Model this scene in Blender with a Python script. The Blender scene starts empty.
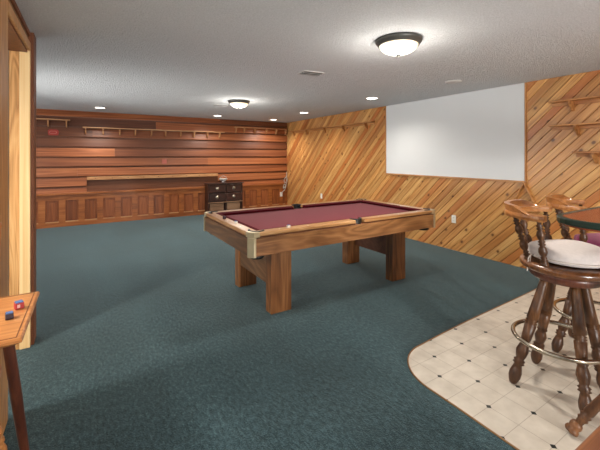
import bpy, bmesh, math, random
from mathutils import Vector, Matrix
random.seed(7)
C = bpy.context.scene.collection
PI = math.pi
XW, YW, H = 4.581, 8.307, 2.284        # right wall, back wall, ceiling
XL, YB = -2.8, -3.0                     # unseen left and rear walls

# ------------------------------------------------------------------ materials
def lin(c):
    return tuple(((v/255.)/12.92 if v/255. <= .04045 else ((v/255.+.055)/1.055)**2.4) for v in c) + (1.,)

class NT:
    def __init__(s, name):
        s.m = bpy.data.materials.new(name); s.m.use_nodes = True
        s.t = s.m.node_tree; s.b = s.t.nodes['Principled BSDF']
    def n(s, typ, **kw):
        o = s.t.nodes.new(typ)
        for k, v in kw.items(): setattr(o, k, v)
        return o
    def l(s, a, b): s.t.links.new(a, b)
    def setv(s, sock, v):
        if hasattr(v, 'is_linked') or hasattr(v, 'links'): s.l(v, sock)
        else: sock.default_value = v
    def math(s, op, a, b=None, c=None, clamp=False):
        o = s.n('ShaderNodeMath', operation=op, use_clamp=clamp)
        s.setv(o.inputs[0], a)
        if b is not None: s.setv(o.inputs[1], b)
        if c is not None: s.setv(o.inputs[2], c)
        return o.outputs[0]
    def mix(s, f, a, b, mode='MIX'):
        o = s.n('ShaderNodeMix', data_type='RGBA', blend_type=mode)
        s.setv(o.inputs[0], f); s.setv(o.inputs[6], a); s.setv(o.inputs[7], b)
        return o.outputs[2]
    def ramp(s, f, stops):
        o = s.n('ShaderNodeValToRGB'); e = o.color_ramp.elements
        while len(e) > 1: e.remove(e[-1])
        e[0].position = stops[0][0]; e[0].color = stops[0][1]
        for p, c in stops[1:]:
            k = e.new(p); k.color = c
        s.l(f, o.inputs[0]); return o.outputs[0]
    def noise(s, vec, scale, detail=3, rough=.5, dist=0.):
        o = s.n('ShaderNodeTexNoise'); s.l(vec, o.inputs['Vector'])
        o.inputs['Scale'].default_value = scale; o.inputs['Detail'].default_value = detail
        o.inputs['Roughness'].default_value = rough; o.inputs['Distortion'].default_value = dist
        return o.outputs['Fac']
    def mapping(s, vec, scale=(1,1,1), rot=(0,0,0), loc=(0,0,0)):
        o = s.n('ShaderNodeMapping'); s.l(vec, o.inputs[0])
        o.inputs['Scale'].default_value = scale; o.inputs['Rotation'].default_value = rot
        o.inputs['Location'].default_value = loc
        return o.outputs[0]
    def bump(s, h, strength=.3, dist=.01):
        o = s.n('ShaderNodeBump'); o.inputs['Strength'].default_value = strength
        o.inputs['Distance'].default_value = dist; s.l(h, o.inputs['Height'])
        s.l(o.outputs[0], s.b.inputs['Normal'])

def plain(name, rgb, rough=.5, metal=0., spec=.5, noise=0., nscale=30., bump=0., sheen=0.):
    t = NT(name); b = t.b
    b.inputs['Roughness'].default_value = rough; b.inputs['Metallic'].default_value = metal
    b.inputs['Specular IOR Level'].default_value = spec
    if sheen: b.inputs['Sheen Weight'].default_value = sheen
    co = t.n('ShaderNodeTexCoord').outputs['Object']
    nz = t.noise(co, nscale, 4)
    a = lin(rgb)
    d = tuple(max(0, v*(1-noise)) for v in a[:3])+(1,)
    u = tuple(min(1, v*(1+noise)) for v in a[:3])+(1,)
    t.l(t.ramp(nz, [(.3, d), (.7, u)]), b.inputs['Base Color'])
    if bump: t.bump(nz, bump, .004)
    return t.m

def wood(name, dark, mid, light, axis='x', along=.9, across=14., rough=.45, knots=0., var=.0, bands=1.0,
         alt=None, knot_scale=(1.1, 5.0), knot_col=(70,35,18), coat=0., bmp=.12):
    """wood with grain along axis ('x','y','z' of the object, or 'uv' = boards laid out in metres)"""
    t = NT(name); b = t.b
    tc = t.n('ShaderNodeTexCoord')
    if axis == 'uv':
        vec = tc.outputs['UV']
    else:
        vec = tc.outputs['Object']
        rot = {'x': (0,0,0), 'y': (0,0,-PI/2), 'z': (0,PI/2,0)}[axis]
        vec = t.mapping(vec, rot=rot)
        oi = t.n('ShaderNodeObjectInfo')
        cmb = t.n('ShaderNodeCombineXYZ')
        for i in range(3): t.l(t.math('MULTIPLY', oi.outputs['Random'], 17.3+9*i), cmb.inputs[i])
        add = t.n('ShaderNodeVectorMath', operation='ADD'); t.l(vec, add.inputs[0]); t.l(cmb.outputs[0], add.inputs[1])
        vec = add.outputs[0]
    g1 = t.noise(t.mapping(vec, (along, across*.45, across*.45)), 1., 2, .5, .9)
    rings = t.math('FRACT', t.math('MULTIPLY', g1, 5.5*bands))
    rings = t.math('ABSOLUTE', t.math('SUBTRACT', t.math('MULTIPLY', rings, 2.), 1.))
    g2 = t.noise(t.mapping(vec, (along*2.2, across*6, across*6)), 1., 4, .6, .3)
    big = t.noise(t.mapping(vec, (along*.8, across*.12, across*.12)), 1., 2)
    f = t.math('ADD', t.math('MULTIPLY', rings, .24), t.math('MULTIPLY', g2, .56))
    f = t.math('ADD', f, t.math('MULTIPLY', t.math('SUBTRACT', big, .5), .6))
    f = t.math('ADD', f, .08)
    col = t.ramp(f, [(.18, lin(dark)), (.48, lin(mid)), (.78, lin(light))])
    if var:
        at = t.n('ShaderNodeAttribute', attribute_name='rnd')
        sep = t.n('ShaderNodeSeparateColor'); t.l(at.outputs['Color'], sep.inputs[0])
        if alt:
            k = t.math('MULTIPLY', t.math('POWER', sep.outputs[1], 2.2), 1., clamp=True)
            col = t.mix(k, col, t.mix(.8, col, lin(alt)))
        hs = t.n('ShaderNodeHueSaturation'); t.l(col, hs.inputs['Color'])
        t.l(t.math('ADD', t.math('MULTIPLY', sep.outputs[0], 2*var), 1-var), hs.inputs['Value'])
        col = hs.outputs[0]
    if knots:
        vo = t.n('ShaderNodeTexVoronoi'); vo.inputs['Scale'].default_value = 1.
        if axis == 'uv': vo.voronoi_dimensions = '2D'
        t.l(t.mapping(vec, (knot_scale[0], knot_scale[1], 1.)), vo.inputs['Vector'])
        dist = vo.outputs['Distance']
        wob = t.math('ADD', dist, t.math('MULTIPLY', g2, .05))
        km = t.n('ShaderNodeMapRange'); t.l(wob, km.inputs[0])
        km.inputs[1].default_value = knots*.85; km.inputs[2].default_value = knots*1.3
        km.inputs[3].default_value = 1.; km.inputs[4].default_value = 0.
        col = t.mix(t.math('MULTIPLY', km.outputs[0], .95), col, lin(knot_col))
        km2 = t.n('ShaderNodeMapRange'); t.l(wob, km2.inputs[0])
        km2.inputs[1].default_value = knots; km2.inputs[2].default_value = knots*2.2
        km2.inputs[3].default_value = .35; km2.inputs[4].default_value = 0.
        col = t.mix(km2.outputs[0], col, lin(dark))
    t.l(col, b.inputs['Base Color'])
    b.inputs['Roughness'].default_value = rough
    if coat: b.inputs['Coat Weight'].default_value = coat; b.inputs['Coat Roughness'].default_value = .25
    if bmp: t.bump(g2, bmp, .002)
    return t.m

def carpet_mat():
    t = NT('carpet'); b = t.b
    co = t.n('ShaderNodeTexCoord').outputs['Object']
    fine = t.noise(co, 130., 3, .65)
    streak = t.noise(t.mapping(co, (60, 26, 1), (0,0,.1)), 1., 3, .6)
    big = t.noise(t.mapping(co, (1.0, .45, 1), (0,0,.5)), 1.3, 3, .5, .4)
    f = t.math('ADD', t.math('MULTIPLY', fine, .55), t.math('MULTIPLY', streak, .45))
    c = t.ramp(f, [(.34, lin((18,33,38))), (.5, lin((42,61,67))), (.66, lin((77,101,106)))])
    m = t.n('ShaderNodeMapRange'); t.l(big, m.inputs[0])
    m.inputs[1].default_value = .35; m.inputs[2].default_value = .65; m.inputs[3].default_value = .74; m.inputs[4].default_value = 1.26
    hs = t.n('ShaderNodeHueSaturation'); t.l(c, hs.inputs['Color']); t.l(m.outputs[0], hs.inputs['Value'])
    t.l(hs.outputs[0], b.inputs['Base Color'])
    b.inputs['Roughness'].default_value = .95; b.inputs['Specular IOR Level'].default_value = .15
    b.inputs['Sheen Weight'].default_value = .5; b.inputs['Sheen Roughness'].default_value = .4
    b.inputs['Sheen Tint'].default_value = lin((192,216,217))
    t.bump(f, .7, .012)
    return t.m

def ceiling_mat():
    t = NT('popcorn_ceiling'); b = t.b
    co = t.n('ShaderNodeTexCoord').outputs['Object']
    vo = t.n('ShaderNodeTexVoronoi'); vo.inputs['Scale'].default_value = 75.; t.l(co, vo.inputs['Vector'])
    nz = t.noise(co, 110., 4, .65)
    h = t.math('ADD', t.math('MULTIPLY', t.math('SUBTRACT', .8, vo.outputs['Distance']), .6), nz)
    t.l(t.ramp(nz, [(.3, lin((214,218,220))), (.7, lin((236,240,243)))]), b.inputs['Base Color'])
    b.inputs['Roughness'].default_value = .95; b.inputs['Specular IOR Level'].default_value = .1
    t.bump(h, 1., .02)
    return t.m

def tile_mat(ox, oy, s, ang):
    t = NT('vinyl_tile'); b = t.b
    co = t.n('ShaderNodeTexCoord').outputs['Object']
    sep = t.n('ShaderNodeSeparateXYZ'); t.l(co, sep.inputs[0])
    dx = t.math('SUBTRACT', sep.outputs[0], ox); dy = t.math('SUBTRACT', sep.outputs[1], oy)
    ca, sa = math.cos(ang)/s, math.sin(ang)/s
    u = t.math('ADD', t.math('MULTIPLY', dx, ca), t.math('MULTIPLY', dy, sa))
    v = t.math('SUBTRACT', t.math('MULTIPLY', dy, ca), t.math('MULTIPLY', dx, sa))
    def near(q):  # distance to the nearest integer
        return t.math('ABSOLUTE', t.math('SUBTRACT', t.math('FRACT', t.math('ADD', q, .5)), .5))
    nu, nv = near(u), near(v)
    dot = t.math('LESS_THAN', t.math('MAXIMUM', nu, nv), .052)
    line = t.math('LESS_THAN', t.math('MINIMUM', near(t.math('ADD', u, v)), near(t.math('SUBTRACT', u, v))), .011)
    nz = t.noise(co, 9., 4)
    base = t.ramp(nz, [(.3, lin((182,173,160))), (.7, lin((204,196,183)))])
    base = t.mix(t.math('MULTIPLY', line, .5), base, lin((120,108,94)))
    base = t.mix(dot, base, lin((26,32,30)))
    t.l(base, b.inputs['Base Color']); b.inputs['Roughness'].default_value = .42
    return t.m

def emit(name, rgb, strength, vary=None):
    t = NT(name); b = t.b
    b.inputs['Base Color'].default_value = lin((235,232,225)); b.inputs['Roughness'].default_value = .3
    b.inputs['Emission Strength'].default_value = strength
    if vary:
        co = t.n('ShaderNodeTexCoord').outputs['Object']
        nz = t.noise(co, 9., 3, .5, 1.)
        t.l(t.ramp(nz, [(.35, lin(vary)), (.62, lin(rgb))]), b.inputs['Emission Color'])
    else: b.inputs['Emission Color'].default_value = lin(rgb)
    return t.m

M = {}
M['carpet'] = carpet_mat(); M['ceiling'] = ceiling_mat()
M['tile'] = tile_mat(2.022, 1.571, .22, -.771)
M['pine_wall'] = wood('knotty_pine_boards', (156,100,50), (204,150,86), (232,188,122), 'uv', .4, 22, .34, knots=.07, knot_col=(46,20,8), var=.17, alt=(168,92,42), knot_scale=(2.5, 3.3), bands=1.1, coat=.25)
M['siding'] = wood('redwood_siding', (104,52,27), (158,90,50), (198,124,76), 'uv', .22, 15, .42, var=.25, alt=(66,36,26), bands=.8)
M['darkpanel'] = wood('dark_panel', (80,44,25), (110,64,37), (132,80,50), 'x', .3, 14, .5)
M['wainscot'] = wood('wainscot_oak', (112,58,25), (156,88,40), (180,110,56), 'x', .6, 9, .42)
M['wainscot_dark'] = wood('wainscot_panel_oak', (100,50,22), (138,74,34), (160,92,48), 'z', .5, 16, .45)
M['shelfpine'] = wood('shelf_pine', (150,96,58), (186,132,86), (208,158,110), 'x', .8, 12, .45)
M['shelfpine_y'] = wood('shelf_pine_lengthwise', (142,88,46), (186,128,74), (208,156,100), 'y', .8, 12, .42)
M['casing'] = wood('door_casing_oak', (158,104,56), (196,144,88), (222,178,122), 'z', .7, 14, .4, bands=1.5)
M['oakcasing'] = wood('jamb_oak', (142,94,50), (206,156,98), (230,190,134), 'z', .9, 18, .4, bands=2.2)
M['pine_light'] = wood('light_knotty_pine', (206,158,96), (234,196,138), (246,218,166), 'z', .3, 16, .42, knots=.05, knot_scale=(3.2, 9.))
M['brown_trim'] = wood('brown_stained_trim', (84,46,24), (120,68,36), (140,84,48), 'z', .7, 12, .5)
M['greybrown'] = wood('weathered_panel', (96,72,50), (132,100,70), (160,126,92), 'uv', .7, 10, .6, var=.2, knots=.04)
M['table_x'] = wood('table_walnut_long', (70,42,22), (120,78,44), (160,114,72), 'x', .9, 9, .32, bands=1.3, coat=.15)
M['table_y'] = wood('table_walnut_short', (68,44,26), (112,76,46), (148,108,72), 'y', .9, 9, .32, bands=1.3, coat=.15)
M['table_z'] = wood('table_walnut_leg', (70,40,20), (124,78,42), (164,114,70), 'z', .9, 10, .34, bands=1.3, coat=.1)
M['rail_x'] = wood('rail_oak_long', (134,88,48), (178,130,82), (204,160,112), 'x', .7, 14, .3, coat=.2)
M['rail_y'] = wood('rail_oak_short', (134,88,48), (178,130,82), (204,160,112), 'y', .7, 14, .3, coat=.2)
M['stool_foot'] = wood('foot_maple', (70,42,22), (112,72,42), (146,100,62), 'z', 1.5, 18, .33)
M['stool'] = wood('stool_maple', (40,22,10), (78,47,24), (116,76,42), 'z', 1.5, 18, .4, coat=.06)
M['stool_light'] = wood('stool_arm_maple', (104,60,26), (156,98,50), (190,132,78), 'x', 1.5, 14, .28, coat=.35)
M['stool_seat'] = wood('stool_seat_maple', (52,27,12), (96,56,28), (134,84,44), 'x', 1.2, 16, .28, coat=.35)
M['cardtop'] = wood('game_table_top', (156,92,46), (194,128,72), (218,162,106), 'x', .8, 12, .3, coat=.25)
M['darkleg'] = wood('dark_table_leg', (48,24,16), (82,42,28), (108,60,40), 'z', 1., 14, .35, coat=.2)
M['pokertop'] = wood('red_brown_top', (104,40,18), (148,66,32), (172,88,48), 'x', 1., 12, .25, coat=.3)
M['corner_oak'] = wood('reddish_oak', (80,40,18), (126,72,36), (158,98,56), 'x', 1.2, 26, .35, coat=.2)
M['chest'] = wood('dark_mahogany', (34,18,14), (54,28,20), (76,42,30), 'x', .9, 12, .35, coat=.2)
M['chest_tan'] = wood('tan_drawer_front', (104,76,54), (142,108,80), (164,130,100), 'x', 1., 12, .5)
M['rackwood'] = wood('rack_beech', (140,90,44), (184,128,72), (208,156,98), 'x', 1., 14, .4)
M['cloth'] = plain('burgundy_cloth', (118,28,42), .95, noise=.06, nscale=160, bump=.1, spec=.1, sheen=.15)
M['cushion_cloth'] = plain('burgundy_cushion', (84,18,28), .9, noise=.05, nscale=160, spec=.1)
M['black'] = plain('black_leather', (20,19,19), .5)
M['metal'] = plain('antique_brass', (196,182,150), .38, .7, noise=.08, nscale=20)
M['chrome'] = plain('nickel_ring', (176,166,150), .22, 1., noise=.03)
M['pewter'] = plain('pewter_rim', (84,84,80), .45, .5, noise=.05)
M['brassring'] = plain('brass_pull', (196,186,168), .3, 1.)
M['white'] = plain('white_plate', (232,228,218), .45)
M['ventwhite'] = plain('white_vent', (206,206,204), .5)
M['ventdark'] = plain('vent_gap', (36,36,36), .8)
M['board'] = plain('white_board', (220,223,224), .32, noise=.01, nscale=2)
M['boardtrim'] = wood('board_frame_oak', (140,90,48), (182,126,74), (206,154,100), 'z', .8, 14, .45)
M['boardtrim_y'] = wood('board_frame_oak_lengthwise', (140,90,48), (182,126,74), (206,154,100), 'y', .8, 14, .45)
M['linen'] = plain('white_linen', (206,197,193), .9, noise=.05, nscale=60, bump=.1, sheen=.2)
M['piping'] = plain('cream_piping', (206,196,188), .9, noise=.04)
M['purple'] = plain('purple_cloth', (132,52,88), .9, noise=.12, nscale=60, bump=.2, sheen=.2)
M['green'] = plain('dark_green_vinyl', (10,42,31), .35, noise=.08)
M['red_label'] = plain('red_paper', (178,54,50), .6, noise=.1, nscale=200)
M['dark_label'] = plain('dark_paper', (58,40,48), .6, noise=.2, nscale=300)
M['chalk'] = plain('blue_chalk', (86,112,162), .95, noise=.1, nscale=200)
M['pale_print'] = plain('pale_print', (226,186,176), .6)
M['red_sign'] = plain('faded_red_paint', (166,52,42), .6, noise=.1)
M['pink_print'] = plain('faded_pink_print', (186,104,88), .6, noise=.1)
M['drywall'] = plain('painted_drywall', (206,200,190), .8, noise=.02, nscale=4)
M['strip'] = plain('brown_edge_strip', (132,96,62), .4, .3, noise=.05)
M['cord'] = plain('grey_white_cord', (188,180,168), .5)
M['lamp_big'] = emit('alabaster_glass', (255,247,226), 1.0, (255,205,135))
M['fill_glow'] = emit('fill_pane_glow', (244,246,250), 1.3)  # glow for the unseen panes added as fill light
M['fill_glow_far'] = emit('fill_pane_glow_far', (242,246,252), 2.4)
M['can'] = emit('recessed_lamp_lens', (255,250,240), 9.)
gl = NT('clear_glass'); gl.b.inputs['Base Color'].default_value = (.95,.95,.95,1); gl.b.inputs['Roughness'].default_value = .08
gl.b.inputs['Transmission Weight'].default_value = .75; M['glass'] = gl.m

# ------------------------------------------------------------------ mesh helpers
def box(bm, x0, x1, y0, y1, z0, z1):
    v = [bm.verts.new((x, y, z)) for z in (z0, z1) for x, y in ((x0,y0),(x1,y0),(x1,y1),(x0,y1))]
    for f in ((3,2,1,0),(4,5,6,7),(0,1,5,4),(1,2,6,5),(2,3,7,6),(3,0,4,7)): bm.faces.new([v[i] for i in f])
def frame_of(p0, p1):
    d = (Vector(p1)-Vector(p0)); L = d.length; d.normalize()
    a = Vector((0,0,1)) if abs(d.z) < .9 else Vector((1,0,0))
    u = d.cross(a).normalized(); w = d.cross(u)
    return d, u, w, L
def turned(bm, p0, p1, prof, n=16):
    """lathe-turned solid between two points; prof = [(t, radius)]"""
    d, u, w, L = frame_of(p0, p1); rings = []
    for t, r in prof:
        c = Vector(p0)+d*(L*t)
        rings.append([bm.verts.new(c+u*(r*math.cos(2*PI*i/n))+w*(r*math.sin(2*PI*i/n))) for i in range(n)])
    for a, b in zip(rings, rings[1:]):
        for i in range(n):
            f = bm.faces.new((a[i], a[(i+1)%n], b[(i+1)%n], b[i])); f.smooth = True
    bm.faces.new(rings[0][::-1]); bm.faces.new(rings[-1])
def bar(bm, p0, p1, w, h):
    d, u, v, L = frame_of(p0, p1); p0, p1 = Vector(p0), Vector(p1)
    a = [bm.verts.new(p + u*(sx*w/2)+v*(sy*h/2)) for p in (p0, p1) for sx, sy in ((-1,-1),(1,-1),(1,1),(-1,1))]
    for f in ((3,2,1,0),(4,5,6,7),(0,1,5,4),(1,2,6,5),(2,3,7,6),(3,0,4,7)): bm.faces.new([a[i] for i in f])
def lathe(bm, prof, n=32, c=(0,0,0)):
    """revolve [(r,z)] about z"""
    rings = []
    for r, z in prof:
        if r < 1e-6: rings.append([bm.verts.new((c[0], c[1], c[2]+z))])
        else: rings.append([bm.verts.new((c[0]+r*math.cos(2*PI*i/n), c[1]+r*math.sin(2*PI*i/n), c[2]+z)) for i in range(n)])
    for a, b in zip(rings, rings[1:]):
        for i in range(n):
            j = (i+1) % n
            q = [a[i % len(a)], a[j % len(a)], b[j % len(b)], b[i % len(b)]]
            q = list(dict.fromkeys(q))
            if len(q) > 2:
                f = bm.faces.new(q); f.smooth = True
def torus(bm, c, R, r, n=48, m=10, axis=None):
    vs = []
    for i in range(n):
        a = 2*PI*i/n; row = []
        for j in range(m):
            b = 2*PI*j/m
            row.append(bm.verts.new((c[0]+(R+r*math.cos(b))*math.cos(a), c[1]+(R+r*math.cos(b))*math.sin(a), c[2]+r*math.sin(b))))
        vs.append(row)
    for i in range(n):
        for j in range(m):
            f = bm.faces.new((vs[i][j], vs[(i+1)%n][j], vs[(i+1)%n][(j+1)%m], vs[i][(j+1)%m])); f.smooth = True
def tube(bm, pts, r, n=8, closed=False):
    pts = [Vector(p) for p in pts]; rings = []; N = len(pts)
    prev = None
    for k, p in enumerate(pts):
        a = pts[(k-1) % N] if (closed or k > 0) else p
        b = pts[(k+1) % N] if (closed or k < N-1) else p
        d = (b-a).normalized()
        if prev is None:
            u = d.cross(Vector((0,0,1)) if abs(d.z) < .9 else Vector((1,0,0))).normalized()
        else:
            u = (prev - d*prev.dot(d)).normalized()
        prev = u; w = d.cross(u)
        rings.append([bm.verts.new(p+u*(r*math.cos(2*PI*i/n))+w*(r*math.sin(2*PI*i/n))) for i in range(n)])
    pairs = list(zip(rings, rings[1:])) + ([(rings[-1], rings[0])] if closed else [])
    for a, b in pairs:
        for i in range(n):
            f = bm.faces.new((a[i], a[(i+1)%n], b[(i+1)%n], b[i])); f.smooth = True
    if not closed: bm.faces.new(rings[0][::-1]); bm.faces.new(rings[-1])
def prism(bm, poly, z0, z1):
    a = [bm.verts.new((x, y, z0)) for x, y in poly]; b = [bm.verts.new((x, y, z1)) for x, y in poly]
    bm.faces.new(a[::-1]); bm.faces.new(b)
    for i in range(len(poly)):
        j = (i+1) % len(poly); bm.faces.new((a[i], a[j], b[j], b[i]))
def ringprism(bm, outer, inner, z0, z1):
    n = len(outer)
    A = [[bm.verts.new((x, y, z)) for x, y in p] for p, z in ((outer,z0),(outer,z1),(inner,z1),(inner,z0))]
    for i in range(n):
        j = (i+1) % n
        for k in range(4):
            a, b = A[k], A[(k+1)%4]; bm.faces.new((a[i], a[j], b[j], b[i]))
def roundrect(x0, x1, y0, y1, r, n=8):
    P = []
    for cx, cy, a0 in ((x1-r,y1-r,0),(x0+r,y1-r,PI/2),(x0+r,y0+r,PI),(x1-r,y0+r,1.5*PI)):
        for i in range(n+1):
            a = a0+PI/2*i/n; P.append((cx+r*math.cos(a), cy+r*math.sin(a)))
    return P
def obj(name, bm, mat, parent=None, bevel=0., loc=None, smooth_angle=None):
    bmesh.ops.recalc_face_normals(bm, faces=bm.faces[:])
    me = bpy.data.meshes.new(name); bm.to_mesh(me); bm.free()
    o = bpy.data.objects.new(name, me); C.objects.link(o); me.materials.append(M[mat])
    if parent: o.parent = parent
    if loc: o.location = loc
    if bevel:
        m = o.modifiers.new('bevel', 'BEVEL'); m.width = bevel; m.segments = 2; m.limit_method = 'ANGLE'
    return o
def B(): return bmesh.new()
def tag(o, label, cat, group=None, kind=None):
    o['label'] = label; o['category'] = cat
    if group: o['group'] = group
    if kind: o['kind'] = kind
    return o
def thing(name, label, cat, loc=(0,0,0), rz=0., group=None):
    o = bpy.data.objects.new(name, None); C.objects.link(o); o.empty_display_size = .1
    o.location = loc; o.rotation_euler = (0,0,rz); return tag(o, label, cat, group)
def struct(name, bm, mat, label, cat, bevel=0., parent=None):
    o = obj(name, bm, mat, parent, bevel)
    if not parent:
        o['kind'] = 'structure'; o['label'] = label; o['category'] = cat
    return o
def dup(root, loc, rz, label):
    r = root.copy(); C.objects.link(r); r.location = loc; r.rotation_euler = (0,0,rz); r['label'] = label
    for ch in list(root.children):
        c = ch.copy(); C.objects.link(c); c.parent = r
        for g in list(ch.children):
            d = g.copy(); C.objects.link(d); d.parent = c
    return r
def boards_finish(bm, faces_uv):
    uvl = bm.loops.layers.uv.new('UVMap'); cl = bm.loops.layers.float_color.new('rnd')
    for f, (fu, rnd) in faces_uv:
        for l in f.loops:
            l[uvl].uv = fu(l.vert.co); l[cl] = rnd
def part(name, mat, parent, *boxes, bevel=0.):
    bm = B()
    for b in boxes: box(bm, *b)
    return obj(name, bm, mat, parent, bevel)

# ------------------------------------------------------------------ setting
bm = B(); box(bm, XL, XW, YB, YW, -.05, 0); struct('floor', bm, 'carpet', 'blue green textured carpet covering the room floor', 'floor')
# tiled bar area with a rounded corner
R = .30; x0, y1 = 1.715, 1.775
poly = [(XW, YB+.01), (XW, 1.86), (x0+R+.35, y1-.02)]
poly = [(x0, YB+.01), (XW, YB+.01), (XW, 1.85)]
edge = [(XW, 1.85), (3.4, 1.797), (2.7, 1.768), (2.35, 1.745)]
for i in range(13):
    a = PI/2 + PI/2*i/12
    edge.append((x0+.34+.34*math.cos(a), 1.375+.345*math.sin(a)))
edge += [(x0+.003, 1.2), (x0, .9), (x0, YB+.01)]
poly = [(XW, YB+.01)] + edge
bm = B(); prism(bm, poly, 0., .004); tl = struct('floor_tile', bm, 'tile', 'cream vinyl tiles with small black diamond dots around the bar stools', 'floor')
bm = B()
tube(bm, [(x, y, .004) for x, y in edge], .005, 6); struct('trim_1', bm, 'strip', 'thin brown edging strip between the carpet and the tiles', 'trim')
bm = B(); box(bm, XL, XW, YB, YW, H, H+.05); struct('ceiling', bm, 'ceiling', 'grey white popcorn textured ceiling', 'ceiling')

# right wall: diagonal knotty pine boards with V grooves
def clip(poly, f):
    out = []
    for i in range(len(poly)):
        a, b = poly[i], poly[(i+1) % len(poly)]; fa, fb = f(a), f(b)
        if fa >= 0: out.append(a)
        if (fa >= 0) != (fb >= 0):
            t = fa/(fa-fb); out.append((a[0]+(b[0]-a[0])*t, a[1]+(b[1]-a[1])*t))
    return out
bm = B(); fuv = []; w = .0865; off = .064; s2 = math.sqrt(.5)
rect = [(YB, 0), (YW, 0), (YW, H), (YB, H)]
k = int((YB*s2)//w)-2
while k*w < (YW+H)*s2:
    rnd = (random.random(), random.random(), random.random(), 1)
    ou, ov = random.uniform(0, 40), random.uniform(0, 40)
    def strip_(lo, hi):
        p = clip(rect, lambda q: (q[0]+q[1])*s2-lo)
        return clip(p, lambda q: hi-(q[0]+q[1])*s2) if p else p
    a, b = strip_(k*w+off, (k+1)*w+off), strip_(k*w+off+.0042, (k+1)*w+off-.0042)
    if len(a) >= 3 and len(b) == len(a):
        fu = lambda c, ou=ou, ov=ov, k=k: ((c.z-c.y)*s2+ou, (c.y+c.z)*s2-k*w+ov)
        va = [bm.verts.new((XW, y, z)) for y, z in a]; vb = [bm.verts.new((XW-.014, y, z)) for y, z in b]
        fs = [bm.faces.new(vb)]
        for i in range(len(a)):
            j = (i+1) % len(a); fs.append(bm.faces.new((va[i], va[j], vb[j], vb[i])))
        fuv += [(f, (fu, rnd)) for f in fs]
    k += 1
boards_finish(bm, fuv); struct('wall_right', bm, 'pine_wall', 'wall of diagonal knotty pine boards', 'wall')
bm = B(); box(bm, XW, XW+.08, YB, YW, 0, H); struct('wall_right_backing', bm, 'brown_trim', 'backing behind the diagonal pine boards', 'wall')

# back wall: horizontal redwood lap siding
bm = B(); fuv = []
zs = [.554+.197*i for i in range(9)]+[H]
for i in range(len(zs)-1):
    z0, z1 = zs[i], zs[i+1]
    x = XL + random.uniform(-3.0, 0)
    while x < XW:
        xe = x + random.uniform(2.6, 6.0)
        pieces = [(max(x, XL), min(xe, XW))]
        if z0 < .93:
            pieces = [(max(x, XL), min(xe, -.05)), (max(x, 2.66), min(xe, XW))]
        rnd = (random.random(), random.random(), random.random(), 1); ou, ov = random.uniform(0, 40), random.uniform(0, 40)
        for xa, xb in pieces:
            if xb-xa < .01: continue
            pr = [(YW, z0+.030), (YW-.046, z0+.030), (YW-.048, z0+.040), (YW-.024, z1), (YW, z1)]
            if z1 > H-.01: pr[3] = (YW-.024, H)
            va = [bm.verts.new((xa, y, z)) for y, z in pr]; vb = [bm.verts.new((xb-.002, y, z)) for y, z in pr]
            fs = [bm.faces.new(va), bm.faces.new(vb[::-1])]
            for q in range(5):
                r = (q+1) % 5; fs.append(bm.faces.new((va[q], va[r], vb[r], vb[q])))
            fu = lambda c, ou=ou, ov=ov: (c.x+ou, c.z+ov)
            fuv += [(f, (fu, rnd)) for f in fs]
        x = xe
boards_finish(bm, fuv); struct('wall_back', bm, 'siding', 'wall of horizontal reddish lapped boards', 'wall')
bm = B(); box(bm, XL, XW, YW, YW+.08, 0, H); struct('wall_back_backing', bm, 'darkpanel', 'dark panel behind the lapped boards', 'wall')
# wainscot along the back wall
ww = thing('trim_2', 'orange brown wainscot of small recessed panels below the lapped boards', 'wainscot'); ww['kind'] = 'structure'
yf = YW-.05
def wain(name, mat, *bxs, bevel=0.):
    o = part(name, mat, ww, *bxs, bevel=bevel); return o
wain('cap_rail', 'wainscot', (XL, XW-.02, yf-.03, YW, .615, .66), bevel=.006)
wain('top_rail', 'wainscot', (XL, XW-.02, yf, YW, .515, .615))
wain('bottom_rail', 'wainscot', (XL, XW-.02, yf, YW, 0, .085))
ps = []; x = -2.66
while x < XW-.1:
    ps.append((x, min(x+.215, XW-.08))); x += .322
xs = XL
bxs = []
for a, b in ps: bxs.append((xs, a, yf, YW, .085, .515)); xs = b
bxs.append((xs, XW-.02, yf, YW, .085, .515))
wain('stile', 'wainscot_dark' if 0 else 'wainscot', *bxs)
for a, b in ps:
    bm = B(); box(bm, a, b, yf+.022, YW, .085, .515); box(bm, a+.035, b-.035, yf+.012, yf+.022, .13, .475)
    o = obj('recessed_panel', bm, 'wainscot_dark', ww)
    bm = B(); box(bm, a, b, yf-.004, yf+.024, .085, .105); obj('panel_sill', bm, 'shelfpine', ww)
# glowing framed panes added in the unseen walls as fill light
def fill_window(nm, loc, rz, w_, z0, z1, mat='fill_glow'):
    t = thing(nm, 'wide glowing framed pane added in an unseen wall as fill light', 'fill_window', loc, rz); t['kind'] = 'structure'
    part('fill_pane_frame', 'white', t, (-w_/2-.06, w_/2+.06, -.03, .02, z0-.06, z0), (-w_/2-.06, w_/2+.06, -.03, .02, z1, z1+.06), (-w_/2-.06, -w_/2, -.03, .02, z0, z1), (w_/2, w_/2+.06, -.03, .02, z0, z1), (-.03, .03, -.03, .02, z0, z1))
    part('fill_pane', mat, t, (-w_/2, w_/2, 0, .01, z0, z1))
fill_window('fill_window_1', (1.6, YB+.02, 0), PI, 4.2, .7, 2.1)
fill_window('fill_window_2', (XL+.02, -.6, 0), PI/2, 3.2, .7, 2.1)
fill_window('fill_window_3', (XL+.02, 5.9, 0), PI/2, 3.6, .7, 2.1, 'fill_glow_far')
# unseen enclosing walls
bm = B(); box(bm, XL-.08, XL, YB, YW, 0, H); struct('wall_left', bm, 'drywall', 'painted wall far to the left', 'wall')
bm = B(); box(bm, XL, XW, YB-.08, YB, 0, H); struct('wall_rear', bm, 'drywall', 'painted wall behind the viewpoint', 'wall')
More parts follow.
